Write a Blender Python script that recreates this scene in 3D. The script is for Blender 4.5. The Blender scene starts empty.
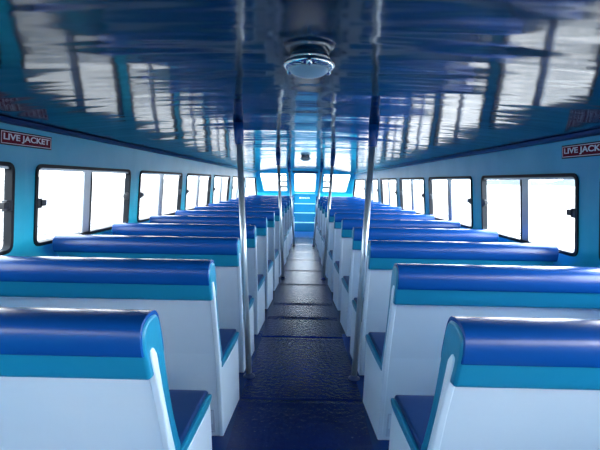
import bpy, bmesh, math, random
from mathutils import Vector, Matrix, Euler
random.seed(7)
C = bpy.context.scene.collection
S = bpy.context.scene

# ------------------------------------------------------------------ camera, sky, exposure
F = 400.0
cam_d = bpy.data.cameras.new('camera'); cam = bpy.data.objects.new('camera', cam_d); C.objects.link(cam)
cam_d.sensor_width = 36.0; cam_d.lens = 36.0 * F / 600.0; cam_d.clip_start = 0.02; cam_d.clip_end = 8000
CAM_H = 1.5
pitch = math.atan(44.0 / F); yaw = math.atan(4.3 / F); roll = math.radians(1.0)
M = Matrix.Rotation(yaw, 4, 'Z') @ Matrix.Rotation(math.pi / 2 - pitch, 4, 'X') @ Matrix.Rotation(roll, 4, 'Z')
cam.matrix_world = Matrix.Translation((0, 0, CAM_H)) @ M
S.camera = cam

W = bpy.data.worlds.new('sky'); S.world = W; W.use_nodes = True
nt = W.node_tree; nt.nodes.clear()
out = nt.nodes.new('ShaderNodeOutputWorld'); bg = nt.nodes.new('ShaderNodeBackground')
tc = nt.nodes.new('ShaderNodeTexCoord'); sp = nt.nodes.new('ShaderNodeSeparateXYZ')
nt.links.new(tc.outputs['Generated'], sp.inputs[0])
# overcast sky: a touch brighter to starboard, where the sun stands behind the cloud
mr = nt.nodes.new('ShaderNodeMapRange'); pw_ = nt.nodes.new('ShaderNodeMath'); pw_.operation = 'MULTIPLY_ADD'; pw_.inputs[1].default_value = 0.5; pw_.inputs[2].default_value = 0.5
nt.links.new(sp.outputs['X'], pw_.inputs[0])
pq = nt.nodes.new('ShaderNodeMath'); pq.operation = 'POWER'; pq.inputs[1].default_value = 3.0; nt.links.new(pw_.outputs[0], pq.inputs[0])
mr.inputs['To Min'].default_value = 6.0; mr.inputs['To Max'].default_value = 28.0
nt.links.new(pq.outputs[0], mr.inputs['Value'])
cr = nt.nodes.new('ShaderNodeValToRGB')
cr.color_ramp.elements[0].position = 0.0; cr.color_ramp.elements[0].color = (0.97, 0.985, 1.0, 1)
cr.color_ramp.elements[1].position = 0.7; cr.color_ramp.elements[1].color = (0.66, 0.83, 1.0, 1)
nt.links.new(sp.outputs['Z'], cr.inputs[0])
nt.links.new(cr.outputs[0], bg.inputs['Color']); nt.links.new(mr.outputs[0], bg.inputs['Strength'])
nt.links.new(bg.outputs[0], out.inputs[0])

vs = S.view_settings
vs.view_transform = 'Standard'; vs.look = 'None'; vs.gamma = 1.0; vs.use_curve_mapping = False
vs.exposure = 0.25

# ------------------------------------------------------------------ materials
def mat(name, col, rough=0.5, metal=0.0, bump=None, coat=0.0, var=None, spec=0.5, stretch=(1, 1, 1), ior=None):
    m = bpy.data.materials.new(name); m.use_nodes = True
    n = m.node_tree; b = n.nodes['Principled BSDF']
    b.inputs['Base Color'].default_value = (*col, 1); b.inputs['Roughness'].default_value = rough
    b.inputs['Metallic'].default_value = metal
    b.inputs['Coat Weight'].default_value = coat; b.inputs['Coat Roughness'].default_value = 0.06
    b.inputs['Specular IOR Level'].default_value = spec
    if ior: b.inputs['IOR'].default_value = ior
    tc = n.nodes.new('ShaderNodeTexCoord'); mp = n.nodes.new('ShaderNodeMapping'); mp.inputs['Scale'].default_value = stretch
    n.links.new(tc.outputs['Object'], mp.inputs['Vector'])
    if bump:
        sc, st, dist = bump
        nz = n.nodes.new('ShaderNodeTexNoise'); nz.inputs['Scale'].default_value = sc; nz.inputs['Detail'].default_value = 3
        bp = n.nodes.new('ShaderNodeBump'); bp.inputs['Strength'].default_value = st; bp.inputs['Distance'].default_value = dist
        n.links.new(mp.outputs[0], nz.inputs['Vector']); n.links.new(nz.outputs['Fac'], bp.inputs['Height'])
        n.links.new(bp.outputs[0], b.inputs['Normal'])
        if coat: n.links.new(bp.outputs[0], b.inputs['Coat Normal'])
    if var:
        sc, col2 = var
        nz = n.nodes.new('ShaderNodeTexNoise'); nz.inputs['Scale'].default_value = sc; nz.inputs['Detail'].default_value = 5
        mx = n.nodes.new('ShaderNodeMix'); mx.data_type = 'RGBA'
        rp = n.nodes.new('ShaderNodeMapRange'); rp.inputs['From Min'].default_value = 0.35; rp.inputs['From Max'].default_value = 0.7
        n.links.new(mp.outputs[0], nz.inputs['Vector']); n.links.new(nz.outputs['Fac'], rp.inputs['Value'])
        n.links.new(rp.outputs[0], mx.inputs[0])
        mx.inputs[6].default_value = (*col, 1); mx.inputs[7].default_value = (*col2, 1)
        n.links.new(mx.outputs[2], b.inputs['Base Color'])
    return m

M_wall = mat('cyan_painted_fibreglass', (0.006, 0.37, 0.57), 0.34, spec=0.35, bump=(3.5, 0.35, 0.01), var=(3, (0.03, 0.44, 0.63)))
M_ceil = mat('navy_gloss_ceiling', (0.0004, 0.030, 0.085), 0.10, bump=(1.2, 0.75, 0.028), spec=0.62, stretch=(0.45, 1.9, 1))
M_edge = mat('navy_edge_moulding', (0.001, 0.022, 0.11), 0.3)
M_land = mat('bright_deck_paint', (0.002, 0.08, 0.28), 0.3)
M_floor = mat('blue_deck_paint', (0.002, 0.025, 0.15), 0.22, bump=(8, 0.3, 0.004))
M_step = mat('bright_blue_step_paint', (0.005, 0.25, 0.44), 0.35)
M_nose = mat('pale_blue_step_edging', (0.35, 0.75, 0.95), 0.35)
M_white = mat('white_moulded_panel', (0.64, 0.80, 0.95), 0.38, bump=(30, 0.12, 0.002), var=(2.5, (0.70, 0.83, 0.96)))
M_cap = mat('royal_blue_vinyl', (0.002, 0.066, 0.31), 0.27, bump=(5, 0.35, 0.01), stretch=(0.6, 1, 1))
M_teal = mat('teal_vinyl', (0.008, 0.23, 0.42), 0.36, bump=(9, 0.4, 0.008))
M_seat = mat('dark_blue_vinyl', (0.002, 0.035, 0.16), 0.4, bump=(7, 0.3, 0.008))
M_steel = mat('polished_steel', (0.52, 0.64, 0.72), 0.30, 0.6)
M_chrome = mat('chrome', (0.75, 0.82, 0.86), 0.08, 1.0)
M_alu = mat('grey_aluminium', (0.42, 0.46, 0.50), 0.35, 0.8)
M_rubber = mat('dark_rubber_gasket', (0.006, 0.010, 0.015), 0.55, spec=0.25)
M_rail = mat('backlit_dark_rail', (0.02, 0.024, 0.026), 0.8, spec=0.05)  # rail metal darkened so its backlit look sits in the colour
M_latch = mat('black_plastic_latch', (0.01, 0.014, 0.022), 0.3)
M_frost = mat('frosted_lamp_glass', (0.45, 0.62, 0.70), 0.25, bump=(60, 0.5, 0.002))
M_red = mat('dark_red_sign', (0.20, 0.008, 0.02), 0.6, spec=0.1)
M_signw = mat('off_white_lettering', (0.95, 0.86, 0.88), 0.6, spec=0.1)
M_vent = mat('grey_vent_plastic', (0.50, 0.62, 0.78), 0.45)
M_shore = mat('hazy_shore', (0.085, 0.095, 0.10), 0.9, var=(0.01, (0.07, 0.08, 0.085)))

def floor_mat():
    m = bpy.data.materials.new('dark_studded_runner'); m.use_nodes = True
    n = m.node_tree; b = n.nodes['Principled BSDF']
    tc = n.nodes.new('ShaderNodeTexCoord')
    nz = n.nodes.new('ShaderNodeTexNoise'); nz.inputs['Scale'].default_value = 22; nz.inputs['Detail'].default_value = 8; nz.inputs['Roughness'].default_value = 0.7
    n.links.new(tc.outputs['Object'], nz.inputs['Vector'])
    cr = n.nodes.new('ShaderNodeValToRGB')
    cr.color_ramp.elements[0].position = 0.38; cr.color_ramp.elements[0].color = (0.0008, 0.009, 0.10, 1)
    cr.color_ramp.elements[1].position = 0.68; cr.color_ramp.elements[1].color = (0.0015, 0.014, 0.12, 1)
    n.links.new(nz.outputs['Fac'], cr.inputs[0]); n.links.new(cr.outputs[0], b.inputs['Base Color'])
    rr = n.nodes.new('ShaderNodeMapRange'); rr.inputs['To Min'].default_value = 0.20; rr.inputs['To Max'].default_value = 0.31
    n.links.new(nz.outputs['Fac'], rr.inputs['Value']); n.links.new(rr.outputs[0], b.inputs['Roughness'])
    vo = n.nodes.new('ShaderNodeTexNoise'); vo.inputs['Scale'].default_value = 35; vo.inputs['Detail'].default_value = 4
    n.links.new(tc.outputs['Object'], vo.inputs['Vector'])
    bp = n.nodes.new('ShaderNodeBump'); bp.inputs['Strength'].default_value = 0.5; bp.inputs['Distance'].default_value = 0.008
    n.links.new(vo.outputs['Fac'], bp.inputs['Height']); n.links.new(bp.outputs[0], b.inputs['Normal'])
    return m
M_run = floor_mat()

def sea_mat():
    """choppy water: dull body colour under a rough, partly self-masked sky reflection"""
    m = bpy.data.materials.new('pale_sea'); m.use_nodes = True
    n = m.node_tree; n.nodes.clear()
    o = n.nodes.new('ShaderNodeOutputMaterial'); mx = n.nodes.new('ShaderNodeMixShader')
    df = n.nodes.new('ShaderNodeBsdfDiffuse'); df.inputs[0].default_value = (0.032, 0.036, 0.038, 1)
    g = n.nodes.new('ShaderNodeBsdfGlossy'); g.inputs['Roughness'].default_value = 0.15
    fr = n.nodes.new('ShaderNodeFresnel'); fr.inputs[0].default_value = 1.33
    ml = n.nodes.new('ShaderNodeMath'); ml.operation = 'MULTIPLY'; ml.inputs[1].default_value = 0.8
    tc = n.nodes.new('ShaderNodeTexCoord'); mp = n.nodes.new('ShaderNodeMapping'); mp.inputs['Scale'].default_value = (0.5, 0.22, 1)
    n.links.new(tc.outputs['Object'], mp.inputs['Vector'])
    nz = n.nodes.new('ShaderNodeTexNoise'); nz.inputs['Scale'].default_value = 1.6; nz.inputs['Detail'].default_value = 6
    n.links.new(mp.outputs[0], nz.inputs['Vector'])
    bp = n.nodes.new('ShaderNodeBump'); bp.inputs['Strength'].default_value = 1.0; bp.inputs['Distance'].default_value = 1.0
    n.links.new(nz.outputs['Fac'], bp.inputs['Height'])
    for q in (df, g, fr): n.links.new(bp.outputs[0], q.inputs['Normal'])
    n.links.new(fr.outputs[0], ml.inputs[0]); n.links.new(ml.outputs[0], mx.inputs[0])
    n.links.new(df.outputs[0], mx.inputs[1]); n.links.new(g.outputs[0], mx.inputs[2]); n.links.new(mx.outputs[0], o.inputs[0])
    return m
M_sea = sea_mat()

def glass_mat():
    m = bpy.data.materials.new('window_glass'); m.use_nodes = True
    n = m.node_tree; n.nodes.clear()
    o = n.nodes.new('ShaderNodeOutputMaterial'); mx = n.nodes.new('ShaderNodeMixShader')
    t = n.nodes.new('ShaderNodeBsdfTransparent'); t.inputs[0].default_value = (0.96, 0.98, 0.98, 1)
    g = n.nodes.new('ShaderNodeBsdfGlossy'); g.inputs['Roughness'].default_value = 0.02
    ge = n.nodes.new('ShaderNodeNewGeometry'); dp = n.nodes.new('ShaderNodeVectorMath'); dp.operation = 'DOT_PRODUCT'
    n.links.new(ge.outputs['Normal'], dp.inputs[0]); n.links.new(ge.outputs['Incoming'], dp.inputs[1])
    ab = n.nodes.new('ShaderNodeMath'); ab.operation = 'ABSOLUTE'; n.links.new(dp.outputs['Value'], ab.inputs[0])
    iv = n.nodes.new('ShaderNodeMath'); iv.operation = 'SUBTRACT'; iv.inputs[0].default_value = 1.0; n.links.new(ab.outputs[0], iv.inputs[1])
    pw = n.nodes.new('ShaderNodeMath'); pw.operation = 'POWER'; pw.inputs[1].default_value = 5.0; n.links.new(iv.outputs[0], pw.inputs[0])
    fr = n.nodes.new('ShaderNodeMath'); fr.operation = 'MULTIPLY_ADD'; fr.inputs[1].default_value = 0.9; fr.inputs[2].default_value = 0.05
    n.links.new(pw.outputs[0], fr.inputs[0])
    n.links.new(fr.outputs[0], mx.inputs[0]); n.links.new(t.outputs[0], mx.inputs[1]); n.links.new(g.outputs[0], mx.inputs[2])
    n.links.new(mx.outputs[0], o.inputs[0])
    return m
M_glass = glass_mat()

# ------------------------------------------------------------------ helpers
def obj(name, bm, m, parent=None, smooth=False, bevel=0, seg=3, loc=None):
    bmesh.ops.recalc_face_normals(bm, faces=bm.faces)
    me = bpy.data.meshes.new(name); bm.to_mesh(me); bm.free()
    me.materials.append(m)
    if smooth or bevel:
        for p in me.polygons: p.use_smooth = True
    o = bpy.data.objects.new(name, me); C.objects.link(o)
    if parent: o.parent = parent
    if loc: o.location = loc
    if bevel:
        b = o.modifiers.new('bevel', 'BEVEL'); b.width = bevel; b.segments = seg; b.limit_method = 'ANGLE'; b.angle_limit = math.radians(40)
        o.modifiers.new('normals', 'WEIGHTED_NORMAL')
    return o

def tag(o, label, cat, group=None, kind=None):
    o['label'] = label; o['category'] = cat
    if group: o['group'] = group
    if kind: o['kind'] = kind
    return o

def empty(name, loc, label=None, cat=None, group=None):
    o = bpy.data.objects.new(name, None); C.objects.link(o); o.location = loc; o.empty_display_size = 0.1
    if label: tag(o, label, cat, group)
    return o

def struct(o):
    o['kind'] = 'structure'; return o

def box(bm, x0, x1, y0, y1, z0, z1):
    v = [bm.verts.new(p) for p in ((x0,y0,z0),(x1,y0,z0),(x1,y1,z0),(x0,y1,z0),(x0,y0,z1),(x1,y0,z1),(x1,y1,z1),(x0,y1,z1))]
    for f in ((0,3,2,1),(4,5,6,7),(0,1,5,4),(1,2,6,5),(2,3,7,6),(3,0,4,7)): bm.faces.new([v[i] for i in f])

def lathe(bm, prof, seg=32, cx=0, cy=0, cap=True):
    rings = []
    for r, z in prof:
        rings.append([bm.verts.new((cx + r*math.cos(2*math.pi*i/seg), cy + r*math.sin(2*math.pi*i/seg), z)) for i in range(seg)])
    for a, b in zip(rings, rings[1:]):
        for i in range(seg):
            j = (i+1) % seg; bm.faces.new((a[i], a[j], b[j], b[i]))
    if cap:
        bm.faces.new(rings[0][::-1]); bm.faces.new(rings[-1])

def tube(bm, p, q, r0, r1=None, seg=16, mid=None):
    p, q = Vector(p), Vector(q); r1 = r0 if r1 is None else r1
    d = (q-p).normalized(); u = d.orthogonal().normalized(); w = d.cross(u)
    pts = [(p, r0)] + (mid or []) + [(q, r1)]
    rings = []
    for c, r in pts:
        c = Vector(c)
        rings.append([bm.verts.new(c + (u*math.cos(2*math.pi*i/seg) + w*math.sin(2*math.pi*i/seg))*r) for i in range(seg)])
    for a, b in zip(rings, rings[1:]):
        for i in range(seg):
            j = (i+1) % seg; bm.faces.new((a[i], a[j], b[j], b[i]))
    bm.faces.new(rings[0][::-1]); bm.faces.new(rings[-1])

def prism(prof, stations):
    """closed profile of (y,z) swept along stations (x, dy-shift function)"""
    bm = bmesh.new(); rings = []
    for st in stations:
        rings.append([bm.verts.new(st(y, z)) for y, z in prof])
    n = len(prof)
    for a, b in zip(rings, rings[1:]):
        for i in range(n):
            j = (i+1) % n; bm.faces.new((a[i], a[j], b[j], b[i]))
    bm.faces.new(rings[0][::-1]); bm.faces.new(rings[-1])
    return bm

def chaikin(pts, n=2, closed=True):
    for _ in range(n):
        o = []
        for i in range(len(pts)):
            a, b = pts[i], pts[(i+1) % len(pts)]
            o.append((a[0]*.75+b[0]*.25, a[1]*.75+b[1]*.25)); o.append((a[0]*.25+b[0]*.75, a[1]*.25+b[1]*.75))
        pts = o
    return pts

def interp(tab, d):
    if d <= tab[0][0]: return tab[0][1]
    for (a, va), (b, vb) in zip(tab, tab[1:]):
        if d <= b:
            t = (d-a)/(b-a); return va + (vb-va)*t
    return tab[-1][1]

HULL = [(-3, 1.745), (2.6, 1.74), (4.3, 1.69), (6.6, 1.635), (9.0, 1.57), (11.7, 1.50), (12.6, 1.44), (13.2, 1.40)]
def hull(d):
    return (interp(HULL, d-0.5) + interp(HULL, d) + interp(HULL, d+0.5)) / 3
def wall_x(d, z):
    return hull(d) + 0.04 - max(0, z-1.0)*0.085
AISLE = [(0, 0.452), (2.2, 0.452), (3.0, 0.45), (3.8, 0.432), (4.6, 0.408), (5.4, 0.385), (7, 0.345), (9, 0.31), (12, 0.30)]
def front_y(z):                              # the windscreen rakes back towards its top
    return 12.6 if z <= 1.15 else 12.6 - (z-1.15)*1.25
def ceil_z(x, d):
    return 1.94 - 0.008*d - 0.106*(abs(x)/max(hull(d), .1))**2
Y0 = -5.4

# ------------------------------------------------------------------ structure: sea, floor, ceiling
bm = bmesh.new(); bmesh.ops.create_grid(bm, x_segments=1, y_segments=1, size=3500)
sea = obj('sea', bm, M_sea, loc=(0, 0, -1.0)); struct(sea)

bm = bmesh.new(); rows = []
ys = [Y0 + (12.7-Y0)*i/40 for i in range(41)]
for z in (0.0, -0.06):
    rows.append([(bm.verts.new((-hull(y)-.04, y, z)), bm.verts.new((hull(y)+.04, y, z))) for y in ys])
for k in (0, 1):
    for a, b in zip(rows[k], rows[k][1:]): bm.faces.new((a[0], a[1], b[1], b[0]))
for s in (0, 1):
    for i in range(40): bm.faces.new((rows[0][i][s], rows[0][i+1][s], rows[1][i+1][s], rows[1][i][s]))
for i in (0, 40): bm.faces.new((rows[0][i][0], rows[0][i][1], rows[1][i][1], rows[1][i][0]))
fl = obj('floor', bm, M_floor); struct(fl); fl.data.materials.append(M_land)   # the landing before the steps is painted brighter
for p in fl.data.polygons:
    if p.center.y > 10.6: p.material_index = 1

bm = bmesh.new(); NX = 28; NY = 70
def cy_end(x): return front_y(ceil_z(x, 11.7)) + 0.03
grid = []
for j in range(NY+1):
    row = []
    for i in range(NX+1):
        u = -1 + 2*i/NX
        y = Y0 + (11.72-Y0)*j/NY
        x = u*(wall_x(y, 1.8)+0.03)
        row.append(bm.verts.new((x, y, ceil_z(x, y))))
    grid.append(row)
for j in range(NY):
    for i in range(NX): bm.faces.new((grid[j][i], grid[j][i+1], grid[j+1][i+1], grid[j+1][i]))
co = obj('ceiling', bm, M_ceil, smooth=True); struct(co)
sm = co.modifiers.new('thick', 'SOLIDIFY'); sm.thickness = 0.05; sm.offset = 1
for p in co.data.polygons:
    pass

# ------------------------------------------------------------------ side walls with window openings
ZS, ZT = 1.043, 1.575
def rrect(corners, r, n=5):
    """rounded polygon through 4 corners (a,b)"""
    out_ = []
    k = len(corners)
    for i in range(k):
        p0, p, p1 = Vector(corners[i-1]), Vector(corners[i]), Vector(corners[(i+1) % k])
        a = (p0-p).normalized(); b = (p1-p).normalized()
        s, e = p + a*r, p + b*r
        for t in range(n+1):
            t /= n
            q = s*(1-t)**2 + p*2*t*(1-t) + e*t*t
            out_.append((q.x, q.y))
    return out_

def outer_loop(corners, n=5):
    out_ = []; k = len(corners)
    for i in range(k):
        p0, p, p1 = Vector(corners[i-1]), Vector(corners[i]), Vector(corners[(i+1) % k])
        for t in range(n+1):
            t /= n
            out_.append((p.x, p.y)) if True else None
    return out_

def bay(bm, outer, hole, mapf, depthf):
    """panel between an outer quad and a rounded hole, plus the reveal through the wall"""
    N = len(hole); n = N//4
    ov = [bm.verts.new(mapf(*c)) for c in outer]
    hv = [bm.verts.new(mapf(*c)) for c in hole]
    rv = [bm.verts.new(depthf(*c)) for c in hole]
    for i in range(N):
        j = (i+1) % N
        bm.faces.new((hv[i], hv[j], rv[j], rv[i]))
        c, cj = i//n, j//n
        if c == cj: bm.faces.new((ov[c], hv[j], hv[i]))
        else: bm.faces.new((ov[c], ov[cj], hv[j], hv[i]))

def ring_bm(loop, wd, mapf, t0, t1):
    """gasket: a band around a loop; wd = inward width, t0..t1 = depth across the wall"""
    bm = bmesh.new(); cx = sum(p[0] for p in loop)/len(loop); cz = sum(p[1] for p in loop)/len(loop)
    N = len(loop); inner = []
    for i in range(N):
        a, b = Vector(loop[i-1]), Vector(loop[(i+1) % N]); t = (b-a).normalized(); nrm = Vector((-t.y, t.x))
        if nrm.dot(Vector((cx, cz))-Vector(loop[i])) < 0: nrm = -nrm
        inner.append((loop[i][0]+nrm.x*wd, loop[i][1]+nrm.y*wd))
    outerw = []
    for i in range(N):
        a, b = Vector(loop[i-1]), Vector(loop[(i+1) % N]); t = (b-a).normalized(); nrm = Vector((-t.y, t.x))
        if nrm.dot(Vector((cx, cz))-Vector(loop[i])) < 0: nrm = -nrm
        outerw.append((loop[i][0]-nrm.x*0.006, loop[i][1]-nrm.y*0.006))
    q = [[bm.verts.new(mapf(*p, t0)) for p in outerw], [bm.verts.new(mapf(*p, t0)) for p in inner],
         [bm.verts.new(mapf(*p, t1)) for p in inner], [bm.verts.new(mapf(*p, t1)) for p in outerw]]
    for k in range(4):
        for i in range(N):
            j = (i+1) % N; a, b = q[k], q[(k+1) % 4]
            bm.faces.new((a[i], a[j], b[j], b[i]))
    return bm, inner

WSTART = [-4.98, -3.47, -1.96, -0.45, 1.06, 2.57, 4.10, 5.61, 7.13, 8.72, 10.38]
WEND   = [-3.67, -2.16, -0.65,  0.86, 2.37, 3.88, 5.40, 6.90, 8.43, 10.15, None]
win_no = 0
def slat(bm, s, y0, y1, z0, z1, t0, t1, ny=1):
    """board following the wall between (y0,z0) and (y1,z1), t = distance outboard"""
    n = max(1, ny); prev = None
    for i in range(n+1):
        y = y0 + (y1-y0)*i/n
        cur = [bm.verts.new((s*(wall_x(y, z)+t), y, z)) for z, t in ((z0, t0), (z1, t0), (z1, t1), (z0, t1))]
        if prev:
            for k in range(4): bm.faces.new((prev[k], prev[(k+1) % 4], cur[(k+1) % 4], cur[k]))
        else: bm.faces.new(cur)
        prev = cur
    bm.faces.new(prev)

for s, side in ((-1, 'left'), (1, 'right')):
    bm = bmesh.new()
    mapf = lambda y, z: (s*wall_x(y, z), y, z)
    depf = lambda y, z: (s*(wall_x(y, z)+0.032), y, z)
    zb, zt = 0.94, 1.68
    bounds = [Y0] + [(WEND[i]+WSTART[i+1])/2 for i in range(10)] + [None]
    loops = []
    for i in range(11):
        if i < 10:
            hole = rrect([(WSTART[i], ZS), (WEND[i], ZS), (WEND[i], ZT), (WSTART[i], ZT)], 0.055)
            outer = [(bounds[i], zb), (bounds[i+1], zb), (bounds[i+1], zt), (bounds[i], zt)]
        else:
            e0, e1 = front_y(ZS)-0.14, front_y(ZT)-0.14
            hole = rrect([(WSTART[i], ZS), (e0, ZS), (e1, ZT), (WSTART[i], ZT)], 0.055)
            outer = [(bounds[i], zb), (front_y(zb), zb), (front_y(zt), zt), (bounds[i], zt)]
        bay(bm, outer, hole, mapf, depf); loops.append(hole)
    # lower and upper strips, subdivided along the hull
    def strip(z0, z1, y1a, y1b, seg=50):
        prev = None
        for k in range(seg+1):
            a = (Y0 + (y1a-Y0)*k/seg, z0); b = (Y0 + (y1b-Y0)*k/seg, z1)
            cur = (bm.verts.new(mapf(*a)), bm.verts.new(mapf(*b)))
            if prev: bm.faces.new((prev[0], cur[0], cur[1], prev[1]))
            prev = cur
    strip(-0.05, 0.5, 12.6, 12.6); strip(0.5, zb, 12.6, front_y(zb)); strip(zt, 1.85, front_y(zt), front_y(1.85))
    # outer skin so that the wall has thickness
    def skin(z0, z1):
        prev = None
        for k in range(51):
            y = Y0 + (12.6-Y0)*k/50
            ya, yb = min(y, front_y(z0)), min(y, front_y(z1))
            cur = (bm.verts.new(depf(ya, z0)), bm.verts.new(depf(yb, z1)))
            if prev and (cur[0].co-prev[0].co).length > 1e-6: bm.faces.new((prev[0], cur[0], cur[1], prev[1]))
            prev = cur
    skin(-0.05, ZS-0.01); skin(ZT+0.01, 1.85)
    struct(obj('wall_' + side, bm, M_wall))
    # windows
    for i in range(11):
        win_no += 1
        root = struct(empty('window_%d' % win_no, (0, 0, 0)))
        m3 = lambda y, z, t: (s*(wall_x(y, z)+t), y, z)
        rb, inner = ring_bm(loops[i], 0.018, m3, -0.010, 0.036)
        obj('window_frame', rb, M_rubber, root)
        e_bot = loops[i][6+5][0] if i < 10 else None
        y0 = WSTART[i]; y1 = WEND[i] if i < 10 else front_y(ZT)-0.14
        mid = y0 + (y1-y0)*0.47
        gb = bmesh.new()
        # fixed pane outboard, sliding pane inboard, both inside the gasket
        def pane(ya, yb, t):
            pts = [p for p in inner if ya-1e-6 <= p[0] <= yb+1e-6]
            lo = sorted([p for p in pts if p[1] < 1.3], key=lambda p: p[0]); hi = sorted([p for p in pts if p[1] >= 1.3], key=lambda p: -p[0])
            zl, zh = ZS+0.014, ZT-0.014
            lo = [p for p in lo]; hi = [p for p in hi]
            if ya > y0+0.1: lo = [(ya, zl)] + lo; hi = hi + [(ya, zh)]
            if i == 10 and yb > 11: pass
            elif yb < y1-0.1: lo = lo + [(yb, zl)]; hi = [(yb, zh)] + hi
            gb.faces.new([gb.verts.new(m3(p[0], p[1], t)) for p in lo+hi])
        pane(y0-1, mid+0.04, 0.012); pane(mid-0.03, 13, 0.024)
        obj('glass_pane', gb, M_glass, root)
        mb = bmesh.new(); slat(mb, s, mid-0.055, mid+0.035, ZS+0.008, ZT-0.008, 0.004, 0.020)
        obj('mullion', mb, M_alu, root)
        mb = bmesh.new(); slat(mb, s, mid+0.0352, mid+0.055, ZS+0.008, ZT-0.008, 0.002, 0.030)
        obj('pane_seal', mb, M_rubber, root)
        mb = bmesh.new(); slat(mb, s, y0+0.03, y1-0.03, ZT-0.034, ZT-0.014, 0.0, 0.030, 4)
        obj('top_track', mb, M_alu, root)
        zc = 1.325
        for ya, dr in ((y0+0.012, 1), (y1-0.012 if i < 10 else front_y(zc)-0.155, -1)):
            lb = bmesh.new()
            slat(lb, s, min(ya, ya+dr*0.045), max(ya, ya+dr*0.045), zc-0.032, zc+0.032, -0.012, 0.02)
            slat(lb, s, min(ya+dr*.03, ya+dr*0.075), max(ya+dr*.03, ya+dr*0.075), zc-0.018, zc+0.022, -0.020, 0.012)
            obj('latch', lb, M_latch, root, bevel=0.004, seg=2)
    # navy moulding where the ceiling meets the wall
    bm = bmesh.new(); prev = None
    for k in range(61):
        y = Y0 + (11.72-Y0)*k/60
        xw = wall_x(y, 1.8); zc = ceil_z(xw, y)
        pr = [(0.0, zc-0.022), (0.02, zc-0.024), (0.045, zc-0.014), (0.055, zc+0.004), (0.0, zc+0.01)]
        cur = [bm.verts.new((s*(xw-0.0+0.0-a), y, z)) for a, z in pr]
        if prev:
            for q in range(5): bm.faces.new((prev[q], prev[(q+1) % 5], cur[(q+1) % 5], cur[q]))
        else: bm.faces.new(cur)
        prev = cur
    bm.faces.new(prev)
    struct(obj('trim_%d' % (1 if s < 0 else 2), bm, M_edge))

# ------------------------------------------------------------------ front wall, windscreen panes, foredeck
def fmap(x, z): return (x, front_y(z), z)
def fdep(x, z): return (x, front_y(z)+0.05, z)
bm = bmesh.new()
zt, zb = 1.72, 1.17
wtop = wall_x(front_y(1.85), 1.85)+.02; 
def ex(z): return wall_x(front_y(z), z)+0.02
DX = 0.325
holes = []
sets = [((-ex(1.12), -0.42), (-1.315, -0.545), (-1.375, -0.545)),
        ((-0.42, 0.42), (-DX, DX), (-DX, DX)),
        ((0.42, ex(1.12)), (0.545, 1.315), (0.545, 1.375))]
for (o0, o1), (b0, b1), (t0, t1) in sets:
    if o0 < -1: outer = [(-ex(1.12), 1.12), (o1, 1.12), (o1, 1.78), (-ex(1.78), 1.78)]; tt = (-1.345, -0.545); bb = (-1.29, -0.545)
    elif o1 > 1: outer = [(o0, 1.12), (ex(1.12), 1.12), (ex(1.78), 1.78), (o0, 1.78)]; tt = (0.545, 1.345); bb = (0.545, 1.29)
    else: outer = [(o0, 1.12), (o1, 1.12), (o1, 1.78), (o0, 1.78)]; tt = (t0, t1); bb = (b0, b1)
    h = rrect([(bb[0], zb), (bb[1], zb), (tt[1], zt), (tt[0], zt)], 0.05)
    bay(bm, outer, h, fmap, fdep); holes.append(h)
bm_up = bm
bm = bmesh.new()
for x0, x1 in ((-ex(.5), -0.33), (0.33, ex(.5))):
    bm.faces.new([bm.verts.new(p) for p in ((x0, 12.6, -.05), (x1, 12.6, -.05), (x1, 12.6, 1.12), (x0, 12.6, 1.12))])
bm.faces.new([bm.verts.new(p) for p in ((-.33, 12.6, 0.7), (.33, 12.6, .7), (.33, 12.6, 1.12), (-.33, 12.6, 1.12))])
struct(obj('wall_front', bm, M_wall))
bm = bm_up
bm.faces.new([bm.verts.new(fmap(*p)) for p in ((-ex(1.78), 1.78), (ex(1.78), 1.78), (ex(1.9), 1.92), (-ex(1.9), 1.92))])
struct(obj('wall_bow', bm, M_wall))
for h in holes:
    win_no += 1
    root = struct(empty('window_%d' % win_no, (0, 0, 0)))
    f3 = lambda x, z, t: (x, front_y(z)+t, z)
    rb, inner = ring_bm(h, 0.012, f3, -0.004, 0.05)
    obj('window_frame', rb, M_wall if abs(h[0][0]) > .5 else M_alu, root)
    gb = bmesh.new(); gb.faces.new([gb.verts.new(f3(p[0], p[1], 0.03)) for p in inner])
    obj('glass_pane', gb, M_glass, root)
bm = bmesh.new()
box(bm, -0.37, 0.37, front_y(1.75)-0.06, front_y(1.75)-0.005, 1.735, 1.785)
struct(obj('trim_3', bm, M_edge, bevel=0.008))
for k, x in enumerate((-0.45, 0.45)):               # posts beside the companionway
    bm = bmesh.new()
    v = [(x-0.05, 12.6, 0), (x+0.05, 12.6, 0), (x+0.05, 12.6, 1.15), (x-0.05, 12.6, 1.15)]
    lo = [bm.verts.new((x+dx, front_y(z)-dy, z)) for z in (0, 1.15, 1.86) for dx, dy in ((-.055, .001), (.055, .001), (.055, .05), (-.055, .05))]
    for r in (0, 1):
        for q in range(4): bm.faces.new((lo[r*4+q], lo[r*4+(q+1) % 4], lo[r*4+4+(q+1) % 4], lo[r*4+4+q]))
    bm.faces.new(lo[0:4]); bm.faces.new(lo[8:12])
    struct(obj('trim_%d' % (4+k), bm, M_wall, bevel=0.01))
bm = bmesh.new(); 
bm.faces.new([bm.verts.new(p) for p in ((-1.5, 12.66, .78), (1.5, 12.66, .78), (0.9, 16.5, .88), (-0.9, 16.5, .88))])
bm.faces.new([bm.verts.new(p) for p in ((-1.5, 12.66, -.95), (1.5, 12.66, -.95), (0.9, 16.5, -.95), (-0.9, 16.5, -.95))])
bm.verts.ensure_lookup_table(); v = bm.verts
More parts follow.
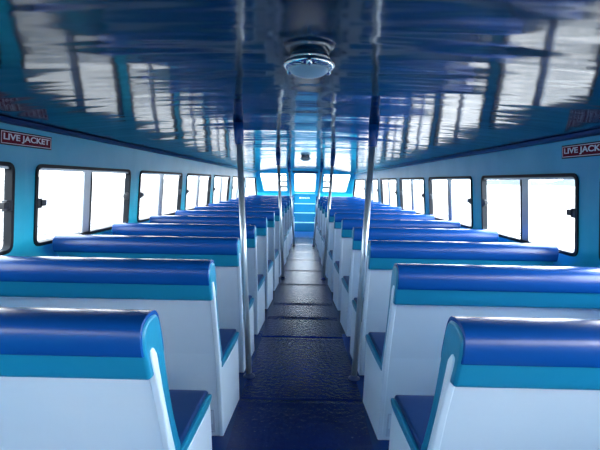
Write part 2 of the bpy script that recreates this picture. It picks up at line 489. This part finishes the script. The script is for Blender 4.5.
for i in range(4): bm.faces.new((v[i], v[(i+1) % 4], v[4+(i+1) % 4], v[4+i]))
fd = obj('foredeck', bm, M_wall); struct(fd)

# unseen aft bulkhead, added to cut stern light on near benches; doorway left open
bm = bmesh.new(); xw = wall_x(Y0, 1.0)
box(bm, -xw, -0.5, Y0-0.04, Y0, -0.05, 1.95); box(bm, 0.5, xw, Y0-0.04, Y0, -0.05, 1.95); box(bm, -0.5, 0.5, Y0-0.04, Y0, 1.85, 1.95)
struct(obj('wall_back_added', bm, M_wall))

# ------------------------------------------------------------------ steps up to the bow
steps = empty('bow_steps', (0, 11.86, 0), 'bright blue painted steps up to the bow at the far end of the aisle', 'steps')
for k in range(3):
    y = 0.22*k; z0, z1 = 0.27*k, 0.27*(k+1)
    bm = bmesh.new(); box(bm, -0.315, 0.315, y, 0.735, z0+(0.001 if k == 0 else 0), z1-0.02)
    obj('step', bm, M_step, steps)
    bm = bmesh.new(); box(bm, -0.318, 0.318, y-0.012, min(y+0.24, .735), z1-0.02, z1)
    o = obj('tread', bm, M_nose, steps, bevel=0.006); o['label'] = 'pale blue tread edging'
bm = bmesh.new(); box(bm, -0.315, 0.315, 0.66, 0.735, 0.81, 1.10)
tp = obj('top_panel', bm, M_step, steps, bevel=0.005)
bm = bmesh.new(); box(bm, -0.318, 0.318, 0.62, 0.735, 1.10, 1.118)
obj('top_ledge', bm, M_nose, steps, bevel=0.005)
bm = bmesh.new()
xs = -0.17
for w, h in ((0.06, .05), (.022, .036), (.028, .044), (.02, .036), (.03, .036), (.024, .03), (.026, .038), (.03, .034)):
    box(bm, xs, xs+w, 0.656, 0.6605, 0.975-h/2, 0.975+h/2); xs += w+0.012
mk = obj('notice_marks', bm, M_signw, tp); mk['label'] = 'small white worn marking on the blue panel'

# ------------------------------------------------------------------ aisle runner
bm = bmesh.new(); prev = None
seams = [2.62, 3.72, 4.28, 4.78, 5.7, 6.6, 7.5, 8.4, 9.4]
pts = []
y = Y0 + 0.2
while y < 10.55:
    pts.append((y, 0.004)); y += 0.1
for sy in seams:
    pts += [(sy-0.004, 0.012), (sy+0.012, 0.004), (sy-0.06, 0.006)]
pts.append((10.55, 0.004))
for y, z in sorted(pts):
    h = interp(AISLE, y+0.3) - 0.035 + 0.004*math.sin(y*5)
    cur = [bm.verts.new((-h, y, 0.0005)), bm.verts.new((-h, y, z)), bm.verts.new((-h/3, y+.004*math.sin(y*9), z+0.001)), bm.verts.new((h/3, y, z+0.001)), bm.verts.new((h, y, z)), bm.verts.new((h, y, 0.0005))]
    if prev:
        for k in range(5): bm.faces.new((prev[k], prev[k+1], cur[k+1], cur[k]))
    prev = cur
tag(obj('aisle_runner', bm, M_run), 'long dark navy rubber runner laid down the middle of the aisle', 'floor runner')

# ------------------------------------------------------------------ benches
ORD = ['nearest', 'second', 'third', 'fourth', 'fifth', 'sixth', 'seventh', 'eighth', 'ninth', 'tenth', 'eleventh', 'twelfth', 'thirteenth']
side_prof = [(0, 0.0), (-0.055, 0.25), (-0.13, 0.56), (-0.20, 0.76), (-0.268, 0.92), (-0.288, 0.965), (-0.298, 0.998), (-0.276, 1.004), (-0.248, 0.975),
             (-0.205, 0.86), (-0.15, 0.72), (-0.085, 0.57), (-0.055, 0.50), (-0.02, 0.455), (0.03, 0.435), (0.12, 0.430), (0.25, 0.440),
             (0.32, 0.458), (0.345, 0.467), (0.362, 0.455), (0.372, 0.42), (0.41, 0.0)]
rear_prof = [(0.006, 0.0), (-0.049, 0.25), (-0.124, 0.56), (-0.194, 0.76), (-0.268, 0.95), (-0.250, 0.955), (-0.175, 0.765), (-0.105, 0.565), (-0.03, 0.25), (0.026, 0.0)]
back_prof = chaikin([(-0.288, 0.905), (-0.300, 0.915), (-0.322, 0.985), (-0.338, 1.03), (-0.335, 1.075), (-0.305, 1.094), (-0.25, 1.094), (-0.205, 1.08),
             (-0.175, 1.01), (-0.135, 0.86), (-0.07, 0.68), (0.0, 0.54), (0.03, 0.475), (-0.02, 0.465), (-0.075, 0.56), (-0.150, 0.74), (-0.225, 0.90)], 2)
cap_prof = chaikin([(-0.330, 0.992), (-0.345, 1.005), (-0.351, 1.05), (-0.342, 1.090), (-0.308, 1.105), (-0.25, 1.107), (-0.195, 1.090),
             (-0.160, 1.01), (-0.135, 0.93), (-0.15, 0.925), (-0.20, 1.02), (-0.25, 1.04), (-0.30, 1.0)], 2)
seat_prof = chaikin([(-0.06, 0.442), (0.32, 0.455), (0.372, 0.462), (0.384, 0.488), (0.367, 0.522), (0.30, 0.522), (0.02, 0.500), (-0.06, 0.495)], 2)
seat_side = chaikin([(-0.05, 0.430), (0.30, 0.448), (0.368, 0.460), (0.386, 0.480), (0.374, 0.500), (0.30, 0.502), (0.02, 0.474), (-0.05, 0.480)], 2)

def toe(y):
    return -0.030*max(0, y)/0.42 if y > 0 else 0.015*y/0.3*(-1)*-1

def make_bench(k, s):
    D0 = 1.41 + 0.784*k
    a = interp(AISLE, D0); outer = hull(D0+0.1) - 0.05
    side = 'left' if s < 0 else 'right'
    root = empty('bench_seat', (s*a, D0, 0))
    row = ('nearest bench' if k == 0 else '%s bench from the camera' % ORD[k]) if k < 12 else 'farthest from the camera'
    tag(root, 'blue and white vinyl bench on the %s of the aisle, %s' % (side, row), 'bench', 'benches on the %s side of the aisle' % side)
    L = outer - a
    def st(x, w=1.0):        # station at distance x outboard of the aisle side, toe-in fading outboard
        return lambda y, z: (s*(x + toe(y)*(1 if x < .3 else 0)), y, z)
    obj('side_panel', prism(side_prof, [st(0), st(0.028)]), M_white, root, bevel=0.007)
    obj('wall_side_panel', prism(side_prof, [st(L-0.03), st(L-0.004)]), M_white, root, bevel=0.006)
    obj('rear_panel', prism(rear_prof, [st(0.026), st(L/2), st(L-0.028)]), M_white, root)
    # panel under the front of the seat
    bm = prism([(0.33, 0.0), (0.31, 0.46), (0.33, 0.468), (0.35, 0.0)], [st(0.030), st(L-0.03)])
    obj('front_panel', bm, M_white, root)
    bc = obj('back_cushion', prism(back_prof, [st(0.006), st(0.018), st(0.05), st(L*.25), st(L*.5), st(L*.75), st(L)]), M_teal, root, bevel=0.012)
    # cap stops short of the aisle end, where the teal cover shows
    st0 = [st(0.013), st(0.028)] + [st(0.03+(L-0.04)*q/8) for q in range(1, 8)] + [st(L+0.010)]
    obj('headrest_cap', prism(cap_prof, st0), M_cap, root, bevel=0.010)
    obj('seat_cushion', prism(seat_prof, [st(0.012), st(0.06), st(L-0.03)]), M_seat, root, bevel=0.010)
    sc = obj('seat_cushion_edge', prism(seat_side, [st(-0.004), st(0.020)]), M_teal, root, bevel=0.008)
    sc['label'] = 'teal edge of the seat cushion'
    # small recessed vent low on the rear panel, beside the aisle
    bm = bmesh.new()
    def vb(x0, x1, z0, z1, d0, d1):
        vv = []
        for z in (z0, z1):
            yr = -0.049*z/0.25 + 0.006
            for x, d in ((x0, d0), (x1, d0), (x1, d1), (x0, d1)): vv.append(bm.verts.new((s*x, yr-d, z)))
        for f in ((0,3,2,1),(4,5,6,7),(0,1,5,4),(1,2,6,5),(2,3,7,6),(3,0,4,7)): bm.faces.new([vv[i] for i in f])
    vb(0.045, 0.055, 0.03, 0.19, -0.002, 0.007); vb(0.088, 0.098, 0.03, 0.19, -0.002, 0.007)
    vb(0.055, 0.088, 0.03, 0.04, -0.002, 0.007); vb(0.055, 0.088, 0.18, 0.19, -0.002, 0.007)
    vb(0.055, 0.088, 0.04, 0.18, -0.002, 0.002)
    obj('rear_vent', bm, M_vent, root)
    return root
for k in range(13):
    for s in (-1, 1): make_bench(k, s)

# ------------------------------------------------------------------ poles
PN = ['nearest', 'middle', 'farthest']
for k, (D, xt, xb) in enumerate(((2.92, 0.485, 0.402), (6.045, 0.41, 0.312), (9.16, 0.375, 0.225))):
    for s, side in ((-1, 'left'), (1, 'right')):
        zc = ceil_z(xt, D)
        r = empty('grab_pole', (s*xb, D, 0), 'steel grab pole with navy top sleeve, %s of the three on the aisle\'s %s side' % (PN[k], side), 'pole', 'steel poles along the aisle')
        dx = s*(xt-xb)
        bm = bmesh.new(); tube(bm, (0, 0, 0.012), (dx*0.93, 0, zc-0.12), 0.0215, seg=24)
        obj('tube', bm, M_steel, r, smooth=True)
        bm = bmesh.new(); tube(bm, (dx*0.92, 0, zc-0.155), (dx, 0, zc-0.002), 0.027, 0.038, seg=24, mid=[((dx*.925, 0, zc-0.15), 0.030), ((dx*0.97, 0, zc-0.06), 0.034)])
        o = obj('ceiling_sleeve', bm, M_cap, r, smooth=True); o['label'] = 'dark blue ceiling sleeve'
        bm = bmesh.new(); lathe(bm, [(0.044, 0.0068), (0.044, 0.010), (0.034, 0.014), (0.026, 0.024), (0.0225, 0.034)])
        obj('floor_flange', bm, M_edge, r, smooth=True)

# ------------------------------------------------------------------ ceiling lamps
def lamp(D, x, label):
    r = empty('ceiling_lamp', (x, D, ceil_z(x, D)), label, 'lamp', 'round ceiling lamps over the aisle')
    bm = bmesh.new(); lathe(bm, [(0.058, 0.004), (0.066, -0.004), (0.071, -0.012), (0.072, -0.020), (0.070, -0.024), (0.084, -0.028), (0.088, -0.033), (0.088, -0.039), (0.083, -0.045), (0.076, -0.050), (0.070, -0.051), (0.068, -0.046)], 48)
    obj('lamp_ring', bm, M_chrome, r, smooth=True)
    bm = bmesh.new(); lathe(bm, [(0.069, -0.047), (0.066, -0.055), (0.054, -0.064), (0.034, -0.071), (0.012, -0.074)], 48)
    obj('lamp_glass', bm, M_frost, r, smooth=True)
    for q in range(3):
        a = math.radians(30+120*q)
        bm = bmesh.new(); lathe(bm, [(0.009, -0.028), (0.011, -0.040), (0.010, -0.050), (0.005, -0.056)], 16, 0.079*math.cos(a), 0.079*math.sin(a))
        obj('screw', bm, M_chrome, r, smooth=True)
lamp(1.42, 0.006, 'round chrome ceiling lamp with frosted glass, nearest above the aisle')
lamp(6.4, 0.0, 'small round ceiling lamp far ahead, between the middle poles')

# ------------------------------------------------------------------ life-jacket signs
def sign(s, yc, zc, label):
    ln, hh = 0.44, 0.074
    xw = wall_x(yc, zc)
    r = empty('life_jacket_sign', (s*(xw-0.001), yc, zc), label, 'sign', 'red signs above the windows')
    sl = (wall_x(yc+.2, zc)-wall_x(yc-.2, zc))/0.4
    # local frame: X along reading direction, Y up, Z towards the cabin
    rd = Vector((0, 1, 0)) if s < 0 else Vector((0, -1, 0))
    rd = Vector((s*sl*(1 if s < 0 else -1), rd.y, 0)).normalized()
    up = Vector((-s*0.085, 0, 1)).normalized(); nz = rd.cross(up).normalized(); up = nz.cross(rd)
    r.matrix_world = Matrix.Translation(r.location) @ Matrix((rd, up, nz)).transposed().to_4x4()
    bm = bmesh.new(); box(bm, -ln/2-.006, ln/2+.006, -hh/2-.006, hh/2+.006, 0.0, 0.003); obj('backing', bm, M_rubber, r)
    bm = bmesh.new(); box(bm, -ln/2, ln/2, -hh/2, hh/2, 0.003, 0.0045); obj('sign_face', bm, M_red, r)
    bm = bmesh.new(); a, b, t = ln/2-.002, hh/2-.002, .0045
    for q in ((-a, a, b-t, b), (-a, a, -b, -b+t), (-a, -a+t, -b+t, b-t), (a-t, a, -b+t, b-t)): box(bm, *q, 0.0045, 0.0055)
    obj('border', bm, M_signw, r)
    cu = bpy.data.curves.new('lettering', 'FONT'); cu.body = 'LIVE JACKET'; cu.size = 0.07; cu.extrude = 0.0006; cu.offset = 0.0016
    cu.align_x = 'CENTER'; cu.align_y = 'CENTER'
    t_ = bpy.data.objects.new('tmp', cu); C.objects.link(t_)
    bpy.context.view_layer.update()
    me = bpy.data.meshes.new_from_object(t_.evaluated_get(bpy.context.evaluated_depsgraph_get()))
    bpy.data.objects.remove(t_)
    xs = [v.co.x for v in me.vertices]; ysv = [v.co.y for v in me.vertices]
    cx, cyy = (max(xs)+min(xs))/2, (max(ysv)+min(ysv))/2
    fx, fy = 0.40/(max(xs)-min(xs)), 0.048/(max(ysv)-min(ysv))
    for v in me.vertices: v.co.x = (v.co.x-cx)*fx; v.co.y = (v.co.y-cyy)*fy; v.co.z += 0.0052
    me.materials.clear(); me.materials.append(M_signw)
    o = bpy.data.objects.new('lettering', me); C.objects.link(o); o.parent = r
sign(-1, 2.485, 1.72, 'dark red LIVE JACKET sign above the windows on the left wall')
sign(1, 2.50, 1.72, 'dark red LIVE JACKET sign above the windows on the right wall')

# ------------------------------------------------------------------ outside: bow rail frames, far shore
for s, side in ((-1, 'left'), (1, 'right')):
    r = empty('bow_rail', (s*0.70, 13.9, 0.81), 'grey ladder-like rail on the foredeck seen through the %s front window' % side, 'railing', 'rails on the foredeck')
    for x in (-0.17, 0.17):
        bm = bmesh.new(); tube(bm, (x, 0, 0), (x, 0, 1.0), 0.026); obj('post', bm, M_rail, r, smooth=True)
    for z in (0.28, 0.48, 0.68, 0.88):
        bm = bmesh.new(); tube(bm, (-0.17, 0, z), (0.17, 0, z), 0.030); obj('rail', bm, M_rail, r, smooth=True)

def ridge(name, x0, y0, x1, y1, h, label):
    bm = bmesh.new(); n = 60; prev = None
    d = (Vector((x1, y1))-Vector((x0, y0))).normalized(); nr = Vector((d.y, -d.x))
    for i in range(n+1):
        t = i/n; x = x0+(x1-x0)*t; y = y0+(y1-y0)*t
        hh = h*(0.35+0.65*math.sin(math.pi*t)**.6)*(0.8+0.25*math.sin(t*17)+0.15*math.sin(t*41+1))
        if i in (0, n): hh = 0.5
        cur = [bm.verts.new((x-nr.x*80, y-nr.y*80, -2)), bm.verts.new((x-nr.x*20, y-nr.y*20, hh*.8)), bm.verts.new((x+nr.x*20, y+nr.y*20, hh)), bm.verts.new((x+nr.x*90, y+nr.y*90, -2))]
        if prev:
            for k in range(3): bm.faces.new((prev[k], prev[k+1], cur[k+1], cur[k]))
        prev = cur
    tag(obj(name, bm, M_shore), label, 'shore')
ridge('distant_shore', 900, 2100, 1900, 1500, 42, 'low hazy shoreline across the water beyond the right windows')
